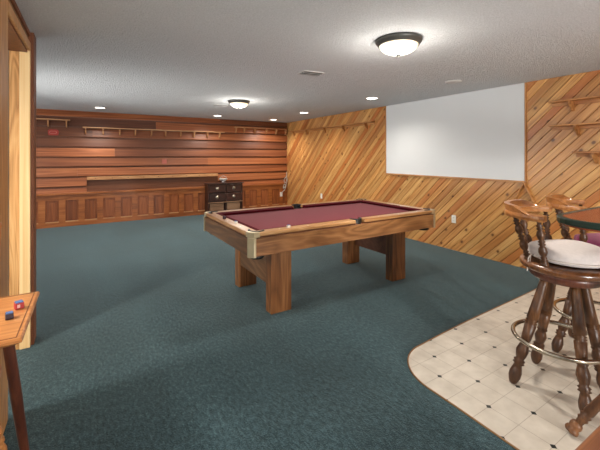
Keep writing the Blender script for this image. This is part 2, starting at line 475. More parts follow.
# stub wall with doorway on the left
XF = -.383
bm = B(); box(bm, XF-.2, XF-.002, 2.1, 2.355, 0, H); box(bm, XF-.2, XF-.002, 3.20, 3.33, 0, H); box(bm, XL, XF-.2, 3.22, 3.33, 0, H)
struct('wall_stub', bm, 'drywall', 'short wall with the doorway at the left edge', 'wall')
bm = B(); fuv = []
y = YB
while y < 3.20:
    ye = min(y+.1, 3.20); rnd = (random.random(), random.random(), 0, 1); n0 = len(bm.faces)
    box(bm, XF-.2, XF, y+.002, ye-.002, 2.14, H); bm.faces.ensure_lookup_table()
    ou, ov = random.uniform(0, 40), random.uniform(0, 40)
    fuv += [(f, ((lambda c, ou=ou, ov=ov: (c.z+ou, c.y+ov)), rnd)) for f in bm.faces[n0:]]
    y += .1
boards_finish(bm, fuv); struct('wall_header', bm, 'greybrown', 'brown weathered boards above the doorway', 'wall')
d1 = thing('door_1', 'light pine and oak doorway casing at the left edge', 'doorway'); d1['kind'] = 'structure'
part('near_casing', 'casing', d1, (XF-.002, XF+.018, 2.17, 2.36, 0, 2.2), (XF-.2, XF, 2.352, 2.366, 0, 2.14), bevel=.004)
part('head_casing', 'casing', d1, (XF, XF+.018, 2.36, 3.185, 2.14, 2.2), bevel=.004)
part('head_jamb', 'brown_trim', d1, (XF-.2, XF, 2.366, 3.17, 2.125, 2.14))
part('far_casing', 'pine_light', d1, (XF-.045, XF+.016, 3.165, 3.2, 0, 2.2), bevel=.003)
part('oak_jamb', 'oakcasing', d1, (XF-.105, XF-.047, 3.178, 3.2, 0, 2.14), bevel=.003)
part('jamb_stop', 'pine_light', d1, (XF-.2, XF-.115, 3.165, 3.2, 0, 2.14), bevel=.003)
part('corner_board', 'brown_trim', d1, (XF-.002, XF+.034, 3.2, 3.335, 0, H), bevel=.003)
part('crown_strip', 'brown_trim', d1, (XF-.002, XF+.014, YB, 3.2, H-.03, H), bevel=.004)

# ------------------------------------------------------------------ white board on the pine wall
bx = XW-.014
wb = thing('whiteboard', 'large blank white board with thin wood frame on the diagonal pine wall', 'whiteboard', (bx, 3.41, 1.05))
part('panel', 'board', wb, (-.016, 0, -1.185, 1.155, .02, H-1.05-.004))
part('side_frame', 'boardtrim', wb, (-.022, 0, -1.20, -1.182, .0, H-1.05-.004), bevel=.003)
part('side_frame', 'boardtrim', wb, (-.026, 0, 1.150, 1.172, .0, H-1.05-.004), bevel=.003)
part('bottom_frame', 'boardtrim_y', wb, (-.026, 0, -1.182, 1.150, .0, .026), bevel=.003)

# ------------------------------------------------------------------ shelves
def back_rack(xa, xb, z, sup, label):
    t = thing('wall_rack', label, 'shelf', ((xa+xb)/2, YW-.022, z), 0, 'narrow wooden racks high on the board walls'); x0 = (xa+xb)/2
    part('shelf_board', 'shelfpine', t, (xa-x0, xb-x0, -.115, .02, -.0, .022), bevel=.003)
    for s in sup:
        bm = B(); x = s-x0
        prof = [(.012, 0), (-.105, 0), (-.105, -.03), (-.07, -.11), (-.03, -.13), (.012, -.13)]
        a = [bm.verts.new((x-.011, y, zz)) for y, zz in prof]; b = [bm.verts.new((x+.011, y, zz)) for y, zz in prof]
        bm.faces.new(a); bm.faces.new(b[::-1])
        for i in range(6): bm.faces.new((a[i], a[(i+1)%6], b[(i+1)%6], b[i]))
        obj('bracket', bm, 'shelfpine', t)
    return t
r1 = back_rack(-1.3, -.33, 2.075, [-1.2, -.98, -.681, -.39], 'short rack high on the reddish wall beside the doorway')
r2 = back_rack(-.12, 2.80, 1.945, [-.07, .235, .539, .836, 1.156, 1.448, 1.774, 2.08, 2.386, 2.68], 'longest rack across the middle of the reddish board wall')
r3 = back_rack(3.06, 4.54, 2.085, [3.101, 3.313, 3.613, 3.925, 4.218, 4.50], 'rack on the reddish wall at the corner with the pine wall')
lg = thing('cue_ledge', 'long pale wood ledge running above a dark recess on the reddish wall', 'shelf', (1.3, YW, .895))
part('ledge_board', 'shelfpine', lg, (-1.35, 1.35, -.065, -.0, .0, .068), bevel=.004)
for i in range(9):
    bm = B(); x = -1.2+i*.3; turned(bm, (x, -.067, .034), (x, -.061, .034), [(0, .009), (1, .009)], 10); obj('peg_hole', bm, 'darkpanel', lg)
def right_shelf(ya, yb, z, sup, label, grp, dep=.12):
    yc = (ya+yb)/2
    t = thing('wall_shelf', label, 'shelf', (bx, yc, z), 0, grp)
    part('shelf_board', 'shelfpine_y', t, (-dep, 0, ya-yc, yb-yc, 0, .02), bevel=.003)
    part('back_rail', 'shelfpine_y', t, (-.018, 0, ya-yc, yb-yc, -.04, 0), bevel=.002)
    for s in sup:
        bm = B(); y = s-yc
        prof = [(0, -.0), (-dep+.015, -.0), (-dep+.015, -.02), (-.05, -.075), (-.022, -.11), (0, -.11)]
        a = [bm.verts.new((x, y-.012, zz)) for x, zz in prof]; b = [bm.verts.new((x, y+.012, zz)) for x, zz in prof]
        bm.faces.new(a); bm.faces.new(b[::-1])
        for i in range(6): bm.faces.new((a[i], a[(i+1)%6], b[(i+1)%6], b[i]))
        obj('bracket', bm, 'shelfpine_y', t)
    return t
right_shelf(4.86, 8.02, 2.015, [7.85, 7.2, 6.45, 5.78, 5.08], 'long narrow shelf high on the pine wall left of the white board', 'long pine wall shelf', .1)
right_shelf(.6, 1.93, 1.985, [1.73, .8], 'top shelf of three on the pine wall right of the white board', 'three shelves on the pine wall')
right_shelf(.6, 1.93, 1.715, [1.68, .8], 'middle shelf of three on the pine wall right of the white board', 'three shelves on the pine wall')
right_shelf(.6, 1.70, 1.41, [1.52, .8], 'lowest and shortest shelf of three on the pine wall', 'three shelves on the pine wall')

# ------------------------------------------------------------------ pool table
PT = thing('pool_table', 'wooden pool table with burgundy cloth on the blue green carpet', 'pool table', (1.022, 2.422, 0), .015)
L, W, ZT = 2.178, 1.194, .80
rw = .095
part('slate_bed', 'cloth', PT, (rw+.02, L-rw-.02, rw+.02, W-rw-.02, .70, .765))
part('skirt', 'table_x', PT, (.03, L-.03, .005, .03, .618, .757), bevel=.004)
part('skirt', 'table_x', PT, (.03, L-.03, W-.03, W-.005, .618, .757), bevel=.004)
part('skirt', 'table_y', PT, (.005, .03, .03, W-.03, .618, .757), bevel=.004)
part('skirt', 'table_y', PT, (L-.03, L-.005, .03, W-.03, .618, .757), bevel=.004)
part('underframe', 'darkpanel', PT, (.1, L-.1, .1, W-.1, .60, .69), (.02, L-.02, .02, W-.02, .69, .7635))
pk = .075
for y0, y1, sg in ((0, rw, 1), (W-rw, W, -1)):
    for xa, xb in ((pk, L/2-.05), (L/2+.05, L-pk)):
        part('rail', 'rail_x', PT, (xa, xb, y0+.002, y1-.002, .768, ZT), bevel=.008)
        bm = B(); yi = y1 if sg > 0 else y0
        p = [(yi-.004*sg, .765), (yi-.004*sg, ZT-.002), (yi+.05*sg, ZT-.010), (yi+.035*sg, .766)]
        va = [bm.verts.new((xa+(.03 if xa < .2 else .02), y, z)) for y, z in p]; vb = [bm.verts.new((xb-(.03 if xb > L-.2 else .02), y, z)) for y, z in p]
        for q in (2,): va[q].co.x += .03; vb[q].co.x -= .03
        bm.faces.new(va); bm.faces.new(vb[::-1])
        for i in range(4): bm.faces.new((va[i], va[(i+1)%4], vb[(i+1)%4], vb[i]))
        obj('cushion', bm, 'cushion_cloth', PT)
for x0_, x1_, sg in ((0, rw, 1), (L-rw, L, -1)):
    part('rail', 'rail_y', PT, (x0_+.002, x1_-.002, pk, W-pk, .768, ZT), bevel=.008)
    bm = B(); xi = x1_ if sg > 0 else x0_
    p = [(xi-.004*sg, .765), (xi-.004*sg, ZT-.002), (xi+.05*sg, ZT-.010), (xi+.035*sg, .766)]
    va = [bm.verts.new((x, pk+.03, z)) for x, z in p]; vb = [bm.verts.new((x, W-pk-.03, z)) for x, z in p]
    va[2].co.y += .03; vb[2].co.y -= .03
    bm.faces.new(va); bm.faces.new(vb[::-1])
    for i in range(4): bm.faces.new((va[i], va[(i+1)%4], vb[(i+1)%4], vb[i]))
    obj('cushion', bm, 'cushion_cloth', PT)
def pocket(cx, cy, r, a0, a1):
    bm = B()
    n = 16; ro, ri = r+.012, r-.004
    O = [(cx+ro*math.cos(a0+(a1-a0)*i/n), cy+ro*math.sin(a0+(a1-a0)*i/n)) for i in range(n+1)]
    I = [(cx+ri*math.cos(a0+(a1-a0)*i/n), cy+ri*math.sin(a0+(a1-a0)*i/n)) for i in range(n+1)]
    prism(bm, O+I[::-1], .735, ZT+.006)
    lathe(bm, [(0, .7655), (ri, .7655), (ri, .766), (0, .7662)], 24, (cx, cy, 0))
    return obj('pocket', bm, 'black', PT, .003)
q = .095
pocket(q, q, .055, .75*PI, 1.75*PI); pocket(L-q, q, .055, 1.25*PI, 2.25*PI)
pocket(q, W-q, .055, .25*PI, 1.25*PI); pocket(L-q, W-q, .055, -.25*PI, .75*PI)
pocket(L/2, .078, .05, PI, 2*PI); pocket(L/2, W-.078, .05, 0, PI)
def corner_cap(cx, cy, sx, sy):
    bm = B()
    p = [(0, .03), (.03, 0), (.082, 0), (.082, .03), (.045, .045), (.03, .082), (0, .082)]
    p = [(cx+sx*x, cy+sy*y) for x, y in p]
    prism(bm, p, ZT-.038, ZT+.003)
    pl = [(-.004, .03), (.03, -.004), (.05, -.004), (.05, .012), (.035, .02), (.02, .035), (.012, .05), (-.004, .05)]
    pl = [(cx+sx*x, cy+sy*y) for x, y in pl]
    prism(bm, pl, .612, ZT-.038)
    return obj('corner_cap', bm, 'metal', PT, .003)
corner_cap(0, 0, 1, 1); corner_cap(L, 0, -1, 1); corner_cap(0, W, 1, -1); corner_cap(L, W, -1, -1)
for x, y in ((.33, .30), (.33, 1.045), (1.822, .30), (1.80, 1.045)):
    part('leg', 'table_z', PT, (x, x+.205, y, y+.105, .0, .61), bevel=.005)
for x, m_ in ((.345, 'table_y'), (1.92, 'darkpanel')):  # far panel gets darker wood, its under-table shade put into the colour
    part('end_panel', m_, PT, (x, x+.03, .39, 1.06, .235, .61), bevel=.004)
for x, y in ((.10, .10), (L-.10, .10), (.10, W-.10), (L-.10, W-.10), (L/2, .17), (L/2, W-.17)):
    bm = B(); lathe(bm, [(0, .578), (.045, .580), (.058, .588), (.060, .612), (0, .612)], 24, (x, y, 0)); obj('ball_cup', bm, 'black', PT)
def sight(x, y):
    bm = B(); turned(bm, (x, y, ZT-.001), (x, y, ZT+.0008), [(0, .006), (1, .006)], 10); obj('rail_sight', bm, 'white', PT)
for i in (1, 2, 3):
    for xo in (0, L/2):
        for yy in (.045, W-.045): sight(xo+L/8*i, yy)
    for xx in (.045, L-.045): sight(xx, W/4*i)
def cube_chalk(loc, rz, s, label, m1, m2, nm='chalk_cube', band=None):
    t = thing(nm, label, 'chalk', loc, rz, 'billiard chalk cubes')
    part('paper_wrap', m1, t, (-s/2, s/2, -s/2, s/2, 0, s*.86), bevel=.0012)
    bm = B(); h = s/2-.0015
    a = [bm.verts.new((x, y, s*.86)) for x, y in ((-h,-h),(h,-h),(h,h),(-h,h))]
    b = [bm.verts.new((x*.92, y*.92, s)) for x, y in ((-h,-h),(h,-h),(h,h),(-h,h))]; c = bm.verts.new((0, 0, s*.93))
    for i in range(4):
        j = (i+1) % 4; bm.faces.new((a[i], a[j], b[j], b[i])); bm.faces.new((b[i], b[j], c))
    obj('chalk_top', bm, m2, t)
    if band:
        part('printed_mark', band, t, (-s*.3, s*.02, -s/2-.0006, -s/2+.001, s*.22, s*.66), (s/2-.001, s/2+.0006, -s*.28, s*.2, s*.25, s*.62))
    return t
def on_table(u, v):  # point on the rail of the pool table
    c, s = math.cos(.015), math.sin(.015); return (1.022+c*u-s*v, 2.422+s*u+c*v, ZT)
cube_chalk(on_table(.36, .05), .2, .022, 'pale chalk cube on the near long rail of the pool table', 'white', 'chalk')
cube_chalk(on_table(.052, .70), .4, .024, 'dark chalk cube on the short left rail of the pool table', 'dark_label', 'dark_label')
cube_chalk(on_table(.062, .44), .1, .022, 'pale chalk cube on the short left rail of the pool table', 'white', 'chalk')

# ------------------------------------------------------------------ bar stools
LEG = [(0, .017), (.1, .019), (.3, .0235), (.40, .026), (.407, .019), (.418, .0275), (.427, .019), (.438, .0275), (.447, .019), (.456, .0255),
       (.56, .0225), (.60, .0215), (.61, .017), (.622, .024), (.636, .018), (.65, .021), (.70, .0275), (.755, .0215), (.775, .0165),
       (.79, .026), (.803, .0195), (.816, .026), (.828, .0165), (.86, .021), (.90, .0265), (.94, .0265), (.975, .021), (1., .015)]
SPN = [(0, .011), (.04, .020), (.09, .020), (.11, .010), (.14, .020), (.17, .010), (.20, .017), (.23, .010), (.27, .018), (.33, .023), (.40, .021), (.46, .010), (.49, .019),
       (.52, .010), (.55, .019), (.58, .010), (.62, .018), (.69, .022), (.76, .018), (.80, .010), (.83, .019), (.86, .010), (.89, .019), (.92, .010), (1, .014)]
def make_stool(loc, label):
    t = thing('bar_stool', label, 'bar stool', loc, math.radians(5.5), 'turned wood captain bar stools')
    bk = math.radians(110-5.5)          # direction of the stool's back
    so = Vector((.040, -.028, 0))
    feet = ((-.173, .180), (.173, .180), (-.173, -.180), (.173, -.180))
    for x, y in feet:
        bm = B(); turned(bm, (x*.40+so.x*.8, y*.40+so.y*.8, .66), (x, y, .004), [(q_, r_*1.22) for q_, r_ in LEG], 18); obj('leg', bm, 'stool', t)
    bm = B(); lathe(bm, [(0, .638), (.135, .638), (.165, .648), (.182, .660), (.19, .685), (.185, .700), (0, .700)], 40); obj('swivel_plate', bm, 'darkleg', t, loc=so)
    bm = B(); lathe(bm, [(0, .700), (.20, .700), (.222, .706), (.234, .718), (.236, .734), (.230, .747), (.20, .752), (.12, .744), (0, .742)], 48); obj('seat', bm, 'stool_seat', t, loc=so)
    bm = B(); torus(bm, (.006, -.004, .288), .235, .0125); obj('foot_ring', bm, 'chrome', t)
    c = Vector((math.cos(bk), math.sin(bk), 0))*.03+so
    def pol(r, a, z): return Vector((c.x+r*math.cos(bk+a), c.y+r*math.sin(bk+a), z))
    for a in (-70, -30, 30, 70):
        a = math.radians(a)
        lo = Vector((math.cos(bk+a*.9), math.sin(bk+a*.9), 0))*.20+so+Vector((0,0,.74))
        bm = B(); turned(bm, lo, pol(.25, a, 1.012), [(q_, r_*1.02) for q_, r_ in SPN], 14); obj('spindle', bm, 'stool', t)
    # horseshoe arm rail
    bm = B(); n = 28; rows = []
    for i in range(n+1):
        a = math.radians(-78+156*i/n); e = min(1., (78-abs(math.degrees(a)))/8+.7)
        wd = .034*min(1., e)
        rows.append([bm.verts.new(pol(.252+dx*wd, a, z)) for dx, z in ((-1, 1.008), (1, 1.008), (1.1, 1.025), (1, 1.042), (-1, 1.042), (-1.1, 1.025))])
    for a, b in zip(rows, rows[1:]):
        for i in range(6): bm.faces.new((a[i], a[(i+1)%6], b[(i+1)%6], b[i]))
    bm.faces.new(rows[0]); bm.faces.new(rows[-1][::-1]); obj('arm_rail', bm, 'stool_light', t, .003)
    bm = B(); rows = []
    for i in range(n+1):
        a = math.radians(-60+120*i/n); k = abs(math.degrees(a))/60; hgt = .004+.038*min(1., (1-k)*3.2)
        rows.append([bm.verts.new(pol(r, a, z)) for r, z in ((.245, 1.040), (.284, 1.040), (.290, 1.040+hgt), (.258, 1.040+hgt))])
    for a, b in zip(rows, rows[1:]):
        for i in range(4): bm.faces.new((a[i], a[(i+1)%4], b[(i+1)%4], b[i]))
    bm.faces.new(rows[0]); bm.faces.new(rows[-1][::-1]); obj('crest', bm, 'stool_light', t, .004)
    return t
S1, S2 = (2.382, .980, .004), (2.985, 1.005, .004)
st = make_stool(S1, 'turned wood bar stool with the white cushion, nearest the carpet')
dup(st, S2, math.radians(5.5), 'turned wood bar stool with the purple cushion, behind the white cushioned one')
def cushion(loc, mat, pip, label, R, T, pleat=0., ties=()):
    t = thing('seat_cushion', label, 'cushion', loc, 0, 'round stool cushions')
    bm = B(); n, m = 56, 10; rings = []
    for j in range(m+1):
        ph = -PI/2+PI*j/m; cr = max(.001, math.cos(ph))**.38; z = T/2+math.copysign(abs(math.sin(ph))**.8, math.sin(ph))*T/2
        rings.append([bm.verts.new(((R*cr*(1+pleat*math.sin(14*2*PI*i/n)))*math.cos(2*PI*i/n), (R*cr*(1+pleat*math.sin(14*2*PI*i/n)))*math.sin(2*PI*i/n), z+(.006*math.sin(3*2*PI*i/n+1)*cr if j > m/2 else 0))) for i in range(n)])
    for a, b in zip(rings, rings[1:]):
        for i in range(n):
            f = bm.faces.new((a[i], a[(i+1)%n], b[(i+1)%n], b[i])); f.smooth = True
    bm.faces.new(rings[0][::-1]); bm.faces.new(rings[-1]); obj('pad', bm, mat, t)
    bm = B(); torus(bm, (0, 0, T*.34), R*1.005, .005, 56, 8); obj('piping', bm, pip, t)
    for a in ties:
        bm = B(); x, y = R*math.cos(a), R*math.sin(a)
        tube(bm, [(x*.98, y*.98, T*.34), (x*1.10, y*1.10, T*.4), (x*1.18, y*1.16, .015), (x*1.20, y*1.17, -.02), (x*1.215, y*1.20, -.06)], .0035, 6)
        tube(bm, [(x*1.10, y*1.10, T*.4), (x*1.16, y*1.08, T*.1), (x*1.16, y*1.10, -.035)], .003, 6)
        obj('tie', bm, pip, t)
    return t
cushion((2.448, .948, .757), 'linen', 'piping', 'white padded cushion tied to the nearer bar stool', .212, .094, 0., (math.radians(150),))
cushion((3.085, .985, .757), 'purple', 'purple', 'purple cushion on the bar stool behind', .165, .06, .02)

# ------------------------------------------------------------------ bar-height game table on the right
GX, GY = 2.40, .16
gt = thing('game_table', 'tall table with red brown top and dark green edge at the right', 'table', (GX, GY, .004))
o = roundrect(-.63, .63, -.63, .63, .17); i_ = roundrect(-.608, .608, -.608, .608, .155)
bm = B(); prism(bm, i_, 1.062, 1.098); obj('table_top', bm, 'pokertop', gt)
bm = B(); ringprism(bm, o, i_, 1.072, 1.101); obj('edge_band', bm, 'green', gt, .006)
bm = B(); ringprism(bm, roundrect(-.50, .50, -.50, .50, .2), roundrect(-.475, .475, -.475, .475, .19), .975, 1.062); obj('apron', bm, 'stool_seat', gt)
for a in range(4):
    f = Vector((-.366, .622, .0)); f.rotate(Matrix.Rotation(a*PI/2, 3, 'Z'))
    bm = B()
    p1 = Vector((f.x, f.y, .016)); p0 = Vector((f.x*.1, f.y*.1, 1.06))
    turned(bm, p0, p1, [(q_, r_*.68) for q_, r_ in [(0, .03), (.3, .03), (.55, .036), (.72, .034), (.74, .026), (.75, .036), (.765, .027), (.78, .036), (.80, .028),
                        (.89, .034), (.90, .026), (.908, .037), (.918, .028), (.926, .036), (.935, .026), (.955, .022), (.965, .022)]], 18); lg_ = obj('leg', bm, 'stool', gt)
    q0 = p0+(p1-p0)*.95; bm = B(); turned(bm, q0, p1, [(0, .016), (.15, .024), (.4, .027), (.6, .023), (.7, .028), (.9, .031), (1., .027)], 18); obj('foot', bm, 'stool_foot', lg_)

# wooden table whose corner shows at the lower right
ct = thing('side_table', 'reddish brown wooden table corner at the bottom right', 'table', (.885, .336, 0))
part('table_top', 'corner_oak', ct, (0, .6, -.62, 0, .724, .75), bevel=.004)
part('apron', 'stool_seat', ct, (.04, .56, -.58, -.04, .66, .724))
for x, y in ((.06, -.06), (.54, -.06), (.06, -.56), (.54, -.56)):
    part('leg', 'stool_seat', ct, (x-.022, x+.022, y-.022, y+.022, 0, .66), bevel=.003)

# ------------------------------------------------------------------ small table on the left, chalk and chair
lt = thing('wooden_table', 'small light wood table with dark splayed legs at the left', 'table', (-.525, 1.784, 0))
bm = B()
a, b = .325, .250
v0 = [(-a,-b),(a,-b),(a,b),(-a,b)]
lev = [(1., .735), (1., .744), (.985, .7505), ]
rings = [[bm.verts.new((x-math.copysign(.022, x), y-math.copysign(.022, y), .722)) for x, y in v0]] + \
        [[bm.verts.new((x, y, .736)) for x, y in v0]] + [[bm.verts.new((x, y, .744)) for x, y in v0]] + \
        [[bm.verts.new((x-math.copysign(.006, x), y-math.copysign(.006, y), .75)) for x, y in v0]]
for r, s in zip(rings, rings[1:]):
    for i in range(4): bm.faces.new((r[i], r[(i+1)%4], s[(i+1)%4], s[i]))
bm.faces.new(rings[0][::-1]); bm.faces.new(rings[-1]); obj('table_top', bm, 'cardtop', lt)
bm = B(); ro = [(x-math.copysign(.016, x), y-math.copysign(.016, y)) for x, y in v0]; ri = [(x-math.copysign(.020, x), y-math.copysign(.020, y)) for x, y in v0]
ringprism(bm, ro, ri, .7495, .7506); obj('inlay_line', bm, 'brown_trim', lt)
for xa, ya, xb, yb in ((.235, .025, .285, .185), (-.27, .025, -.315, .185), (.02, -.19, .02, -.235)):
    bm = B(); turned(bm, (xa, ya, .724), (xb, yb, 0), [(0, .016), (.1, .019), (.5, .0205), (.9, .0165), (1, .0145)], 18); obj('leg', bm, 'darkleg', lt)
cube_chalk((-.250, 1.842, .7506), .35, .029, 'red wrapped chalk cube with blue top on the left wooden table', 'red_label', 'chalk', band='pale_print')
cube_chalk((-.266, 1.744, .7506), .2, .025, 'dark wrapped chalk cube with blue top on the left wooden table', 'dark_label', 'chalk')
ch = thing('wooden_chair', 'wooden chair pushed in behind the left table', 'chair', (-.60, 1.86, 0))
bm = B(); prism(bm, roundrect(-.165, .275, -.13, .20, .09), .43, .46); obj('seat', bm, 'cardtop', ch, .008)
CP = [(0, .017), (.1, .02), (.3, .022), (.5, .018), (.6, .024), (.68, .022), (.70, .016), (.72, .023), (.74, .016), (.78, .021), (.9, .023), (.95, .018), (.97, .024), (.99, .02), (1, .008)]
for x in (-.15, .235):
    bm = B(); turned(bm, (x*.9, .17, .455), (x, .225, 1.08), CP, 14); obj('back_post', bm, 'cardtop', ch)
    bm = B(); turned(bm, (x*.85, .15, .435), (x*1.08, .22, 0), LEG, 14); obj('leg', bm, 'cardtop', ch)
    bm = B(); turned(bm, (x*.85, -.09, .435), (x*1.04, -.12, 0), LEG, 14); obj('leg', bm, 'cardtop', ch)
bm = B(); bar(bm, (-.145, .222, .985), (.228, .222, .985), .02, .11); obj('crest_rail', bm, 'cardtop', ch, .005)
for x in (-.06, .01, .08, .15):
    bm = B(); turned(bm, (x, .18, .455), (x, .22, .94), [(0, .009), (.5, .012), (1, .009)], 10); obj('spindle', bm, 'cardtop', ch)
bm = B(); bar(bm, (-.145, -.10, .2), (-.145, .19, .2), .02, .02); bar(bm, (.222, -.10, .2), (.222, .19, .2), .02, .02); bar(bm, (-.145, .03, .2), (.222, .03, .2), .02, .02); obj('stretcher', bm, 'cardtop', ch)

# ------------------------------------------------------------------ chest against the back wall
cx0, cx1, cy0, cy1 = 2.333, 3.177, 7.995, 8.225
cc = thing('chest', 'dark wooden chest of small drawers against the wainscot', 'chest', ((cx0+cx1)/2, cy1, 0)); hw = (cx1-cx0)/2; dp = cy1-cy0
part('body', 'chest', cc, (-hw, -hw+.025, -dp, 0, .0, .72), (hw-.025, hw, -dp, 0, .0, .72), (-hw, hw, -.02, 0, 0, .72), (-hw, hw, -dp, 0, .295, .315), (-hw, hw, -dp, 0, .04, .09), (-.012, .012, -dp, 0, .09, .72))
part('top_board', 'chest', cc, (-hw-.03, hw+.03, -dp-.02, .01, .72, .745), bevel=.004)
part('moulding', 'chest_tan', cc, (-hw-.005, hw+.005, -dp-.012, -dp, .285, .305))
for x0_, x1_ in ((-hw+.03, -.018), (.018, hw-.03)):
    for z0_, z1_ in ((.325, .510), (.525, .712)):
        dr = part('drawer', 'chest', cc, (x0_, x1_, -dp-.008, -dp+.12, z0_, z1_), bevel=.004)
        bm = B(); xm, zm = (x0_+x1_)/2, (z0_+z1_)/2
        turned(bm, (xm, -dp-.006, zm), (xm, -dp-.03, zm), [(0, .036), (.2, .036), (.3, .02), (.6, .014), (.7, .022), (1, .014)], 16)
        obj('knob', bm, 'brassring', dr)
    part('lower_drawer', 'chest_tan', cc, (x0_+.02, x1_-.02, -dp+.03, -dp+.15, .1, .27), bevel=.004)
go = thing('glass_bowl', 'small clear glass bowl on top of the dark chest', 'bowl', (2.73, 8.10, .745))
bm = B(); lathe(bm, [(0, 0), (.04, 0), (.045, .01), (.02, .02), (.05, .045), (.095, .075), (.10, .09), (.094, .09), (.045, .055), (0, .04)], 28); obj('bowl', bm, 'glass', go)
bm = B(); lathe(bm, [(.094, .088), (.102, .088), (.102, .096), (.094, .096), (.094, .088)], 28); obj('rim', bm, 'white', go)
bm = B(); tube(bm, [(-.09, 0, .09), (-.06, 0, .14), (0, 0, .165), (.06, 0, .14), (.09, 0, .09)], .007, 8); obj('handle', bm, 'glass', go)

# ------------------------------------------------------------------ outlets, cord, signs, rack
def outlet(loc, rz, label):
    t = thing('wall_outlet', label, 'outlet', loc, rz, 'white wall outlets')   # local: plate faces -y
    part('cover_plate', 'white', t, (-.036, .036, -.006, 0, -.058, .058), bevel=.003)
    for z in (-.024, .024):
        bm = B(); prism(bm, roundrect(-.016, .016, -.014, .014, .008, 4), 0, .003)
        bmesh.ops.rotate(bm, verts=bm.verts[:], cent=(0,0,0), matrix=Matrix.Rotation(PI/2, 3, 'X')); bmesh.ops.translate(bm, verts=bm.verts[:], vec=(0, -.005, z))
        r = obj('receptacle', bm, 'white', t)
        part('slot', 'ventdark', r, (-.008, -.005, -.0085, -.0075, z-.005, z+.007), (.005, .008, -.0085, -.0075, z-.005, z+.007))
    return t
outlet((bx, 3.21, .456), -PI/2, 'white outlet low on the pine wall below the white board')
outlet((bx, 6.632, .46), -PI/2, 'white outlet on the pine wall just above the far pool table rail')
outlet((4.38, yf, .36), 0, 'white outlet on the wainscot at the room corner')
bm = B()
pts = [(4.545, YW-.05, .95), (4.54, YW-.06, .80), (4.53, YW-.07, .72), (4.47, YW-.09, .66), (4.44, YW-.10, .74), (4.50, YW-.1, .82), (4.54, YW-.1, .74), (4.48, YW-.1, .58), (4.42, YW-.09, .52), (4.44, YW-.1, .62), (4.50, YW-.1, .60), (4.46, YW-.09, .48), (4.40, YW-.085, .43), (4.38, YW-.07, .39)]
fine = []
for i in range(len(pts)-1):
    p = [Vector(pts[max(0, min(len(pts)-1, i+k))]) for k in (-1, 0, 1, 2)]
    for s in range(6):
        t_ = s/6; fine.append(.5*((2*p[1])+(p[2]-p[0])*t_+(2*p[0]-5*p[1]+4*p[2]-p[3])*t_*t_+(3*p[1]-p[0]-3*p[2]+p[3])*t_**3))
tube(bm, fine, .008, 6)
tag(obj('power_cord', bm, 'cord'), 'looped grey white cord hanging in the room corner above the outlet', 'cord')
rs = thing('wall_sign', 'small faded red sign on the reddish board wall near the doorway', 'sign', (-.60, YW-.050, 1.84))
bm = B(); prism(bm, roundrect(-.085, .085, -.055, .055, .035), 0, .006); bmesh.ops.rotate(bm, verts=bm.verts[:], cent=(0,0,0), matrix=Matrix.Rotation(PI/2, 3, 'X')); obj('plate', bm, 'red_sign', rs)
bm = B(); ringprism(bm, roundrect(-.065, .055, -.028, .028, .026), roundrect(-.055, .045, -.018, .018, .017), .005, .0075); bmesh.ops.rotate(bm, verts=bm.verts[:], cent=(0,0,0), matrix=Matrix.Rotation(PI/2, 3, 'X')); obj('mark', bm, 'pink_print', rs)
bm = B(); box(bm, -.05, .05, -.005, 0, -.05, .05)
tag(obj('sticker', bm, 'pink_print', loc=(1.427, YW-.044, 1.26)), 'small faded pink square on the reddish boards above the pale ledge', 'sticker')
tr = thing('triangle_rack', 'wooden triangle ball rack hanging below the white board corner', 'ball rack', (bx-.0275, 2.225, .72))
A_, Bq, Cq = Vector((0, 0, .335)), Vector((0, -.165, 0)), Vector((0, .165, 0))
for p, q_ in ((A_, Bq), (A_, Cq), (Bq, Cq)):
    bm = B(); d = (q_-p).normalized(); bar(bm, p-d*.004, q_+d*.004, .052, .02) if False else None
    dd, u, v, L_ = frame_of(p, q_)
    xx = Vector((1,0,0)); nn = dd.cross(xx)
    vs = [bm.verts.new(P+xx*(sx*.028)+nn*(sy*.009)) for P in (p, q_) for sx, sy in ((-1,-1),(1,-1),(1,1),(-1,1))]
    for f in ((3,2,1,0),(4,5,6,7),(0,1,5,4),(1,2,6,5),(2,3,7,6),(3,0,4,7)): bm.faces.new([vs[i] for i in f])
    obj('side_bar', bm, 'rackwood', tr, .003)

# ------------------------------------------------------------------ ceiling fixtures and light
def add_light(kind, name, loc, power, col, size, parent=None, spot=None):
    ld = bpy.data.lights.new(name, kind); ld.energy = power; ld.color = col
    if kind == 'AREA': ld.shape = 'DISK'; ld.size = size
    else: ld.shadow_soft_size = size
    if spot: ld.spot_size = spot; ld.spot_blend = .8
    o = bpy.data.objects.new(name, ld); C.objects.link(o); o.location = loc
    return o
WARM = (1., .93, .84)
def dome(x, y, label, power):
    t = thing('ceiling_lamp', label, 'ceiling lamp', (x, y, H), 0, 'domed glass ceiling lamps')
    bm = B(); lathe(bm, [(0, 0), (.175, 0), (.178, -.012), (.170, -.026), (.160, -.032), (.156, -.045), (.146, -.046), (.146, -.03), (0, -.03)], 48); obj('rim', bm, 'pewter', t)
    bm = B(); pr = [(.148, -.036)]
    for i in range(1, 11):
        a = PI/2*i/10; pr.append((.148*math.cos(a), -.036-.078*math.sin(a)))
    lathe(bm, pr, 48); obj('glass_shade', bm, 'lamp_big', t)
    bm = B(); lathe(bm, [(.0, -.11), (.015, -.112), (.018, -.118), (.011, -.125), (.014, -.130), (0, -.134)], 16); obj('finial', bm, 'pewter', t)
    add_light('POINT', 'lamp_light', (x, y, H-.22), power*.42, WARM, .10)
    add_light('SPOT', 'lamp_downlight', (x, y, H-.15), power*3.2, WARM, .10, spot=math.radians(168))
    return t
PD = 22.
dome(2.053, 1.926, 'larger looking domed glass lamp on the ceiling nearest the viewer', PD)
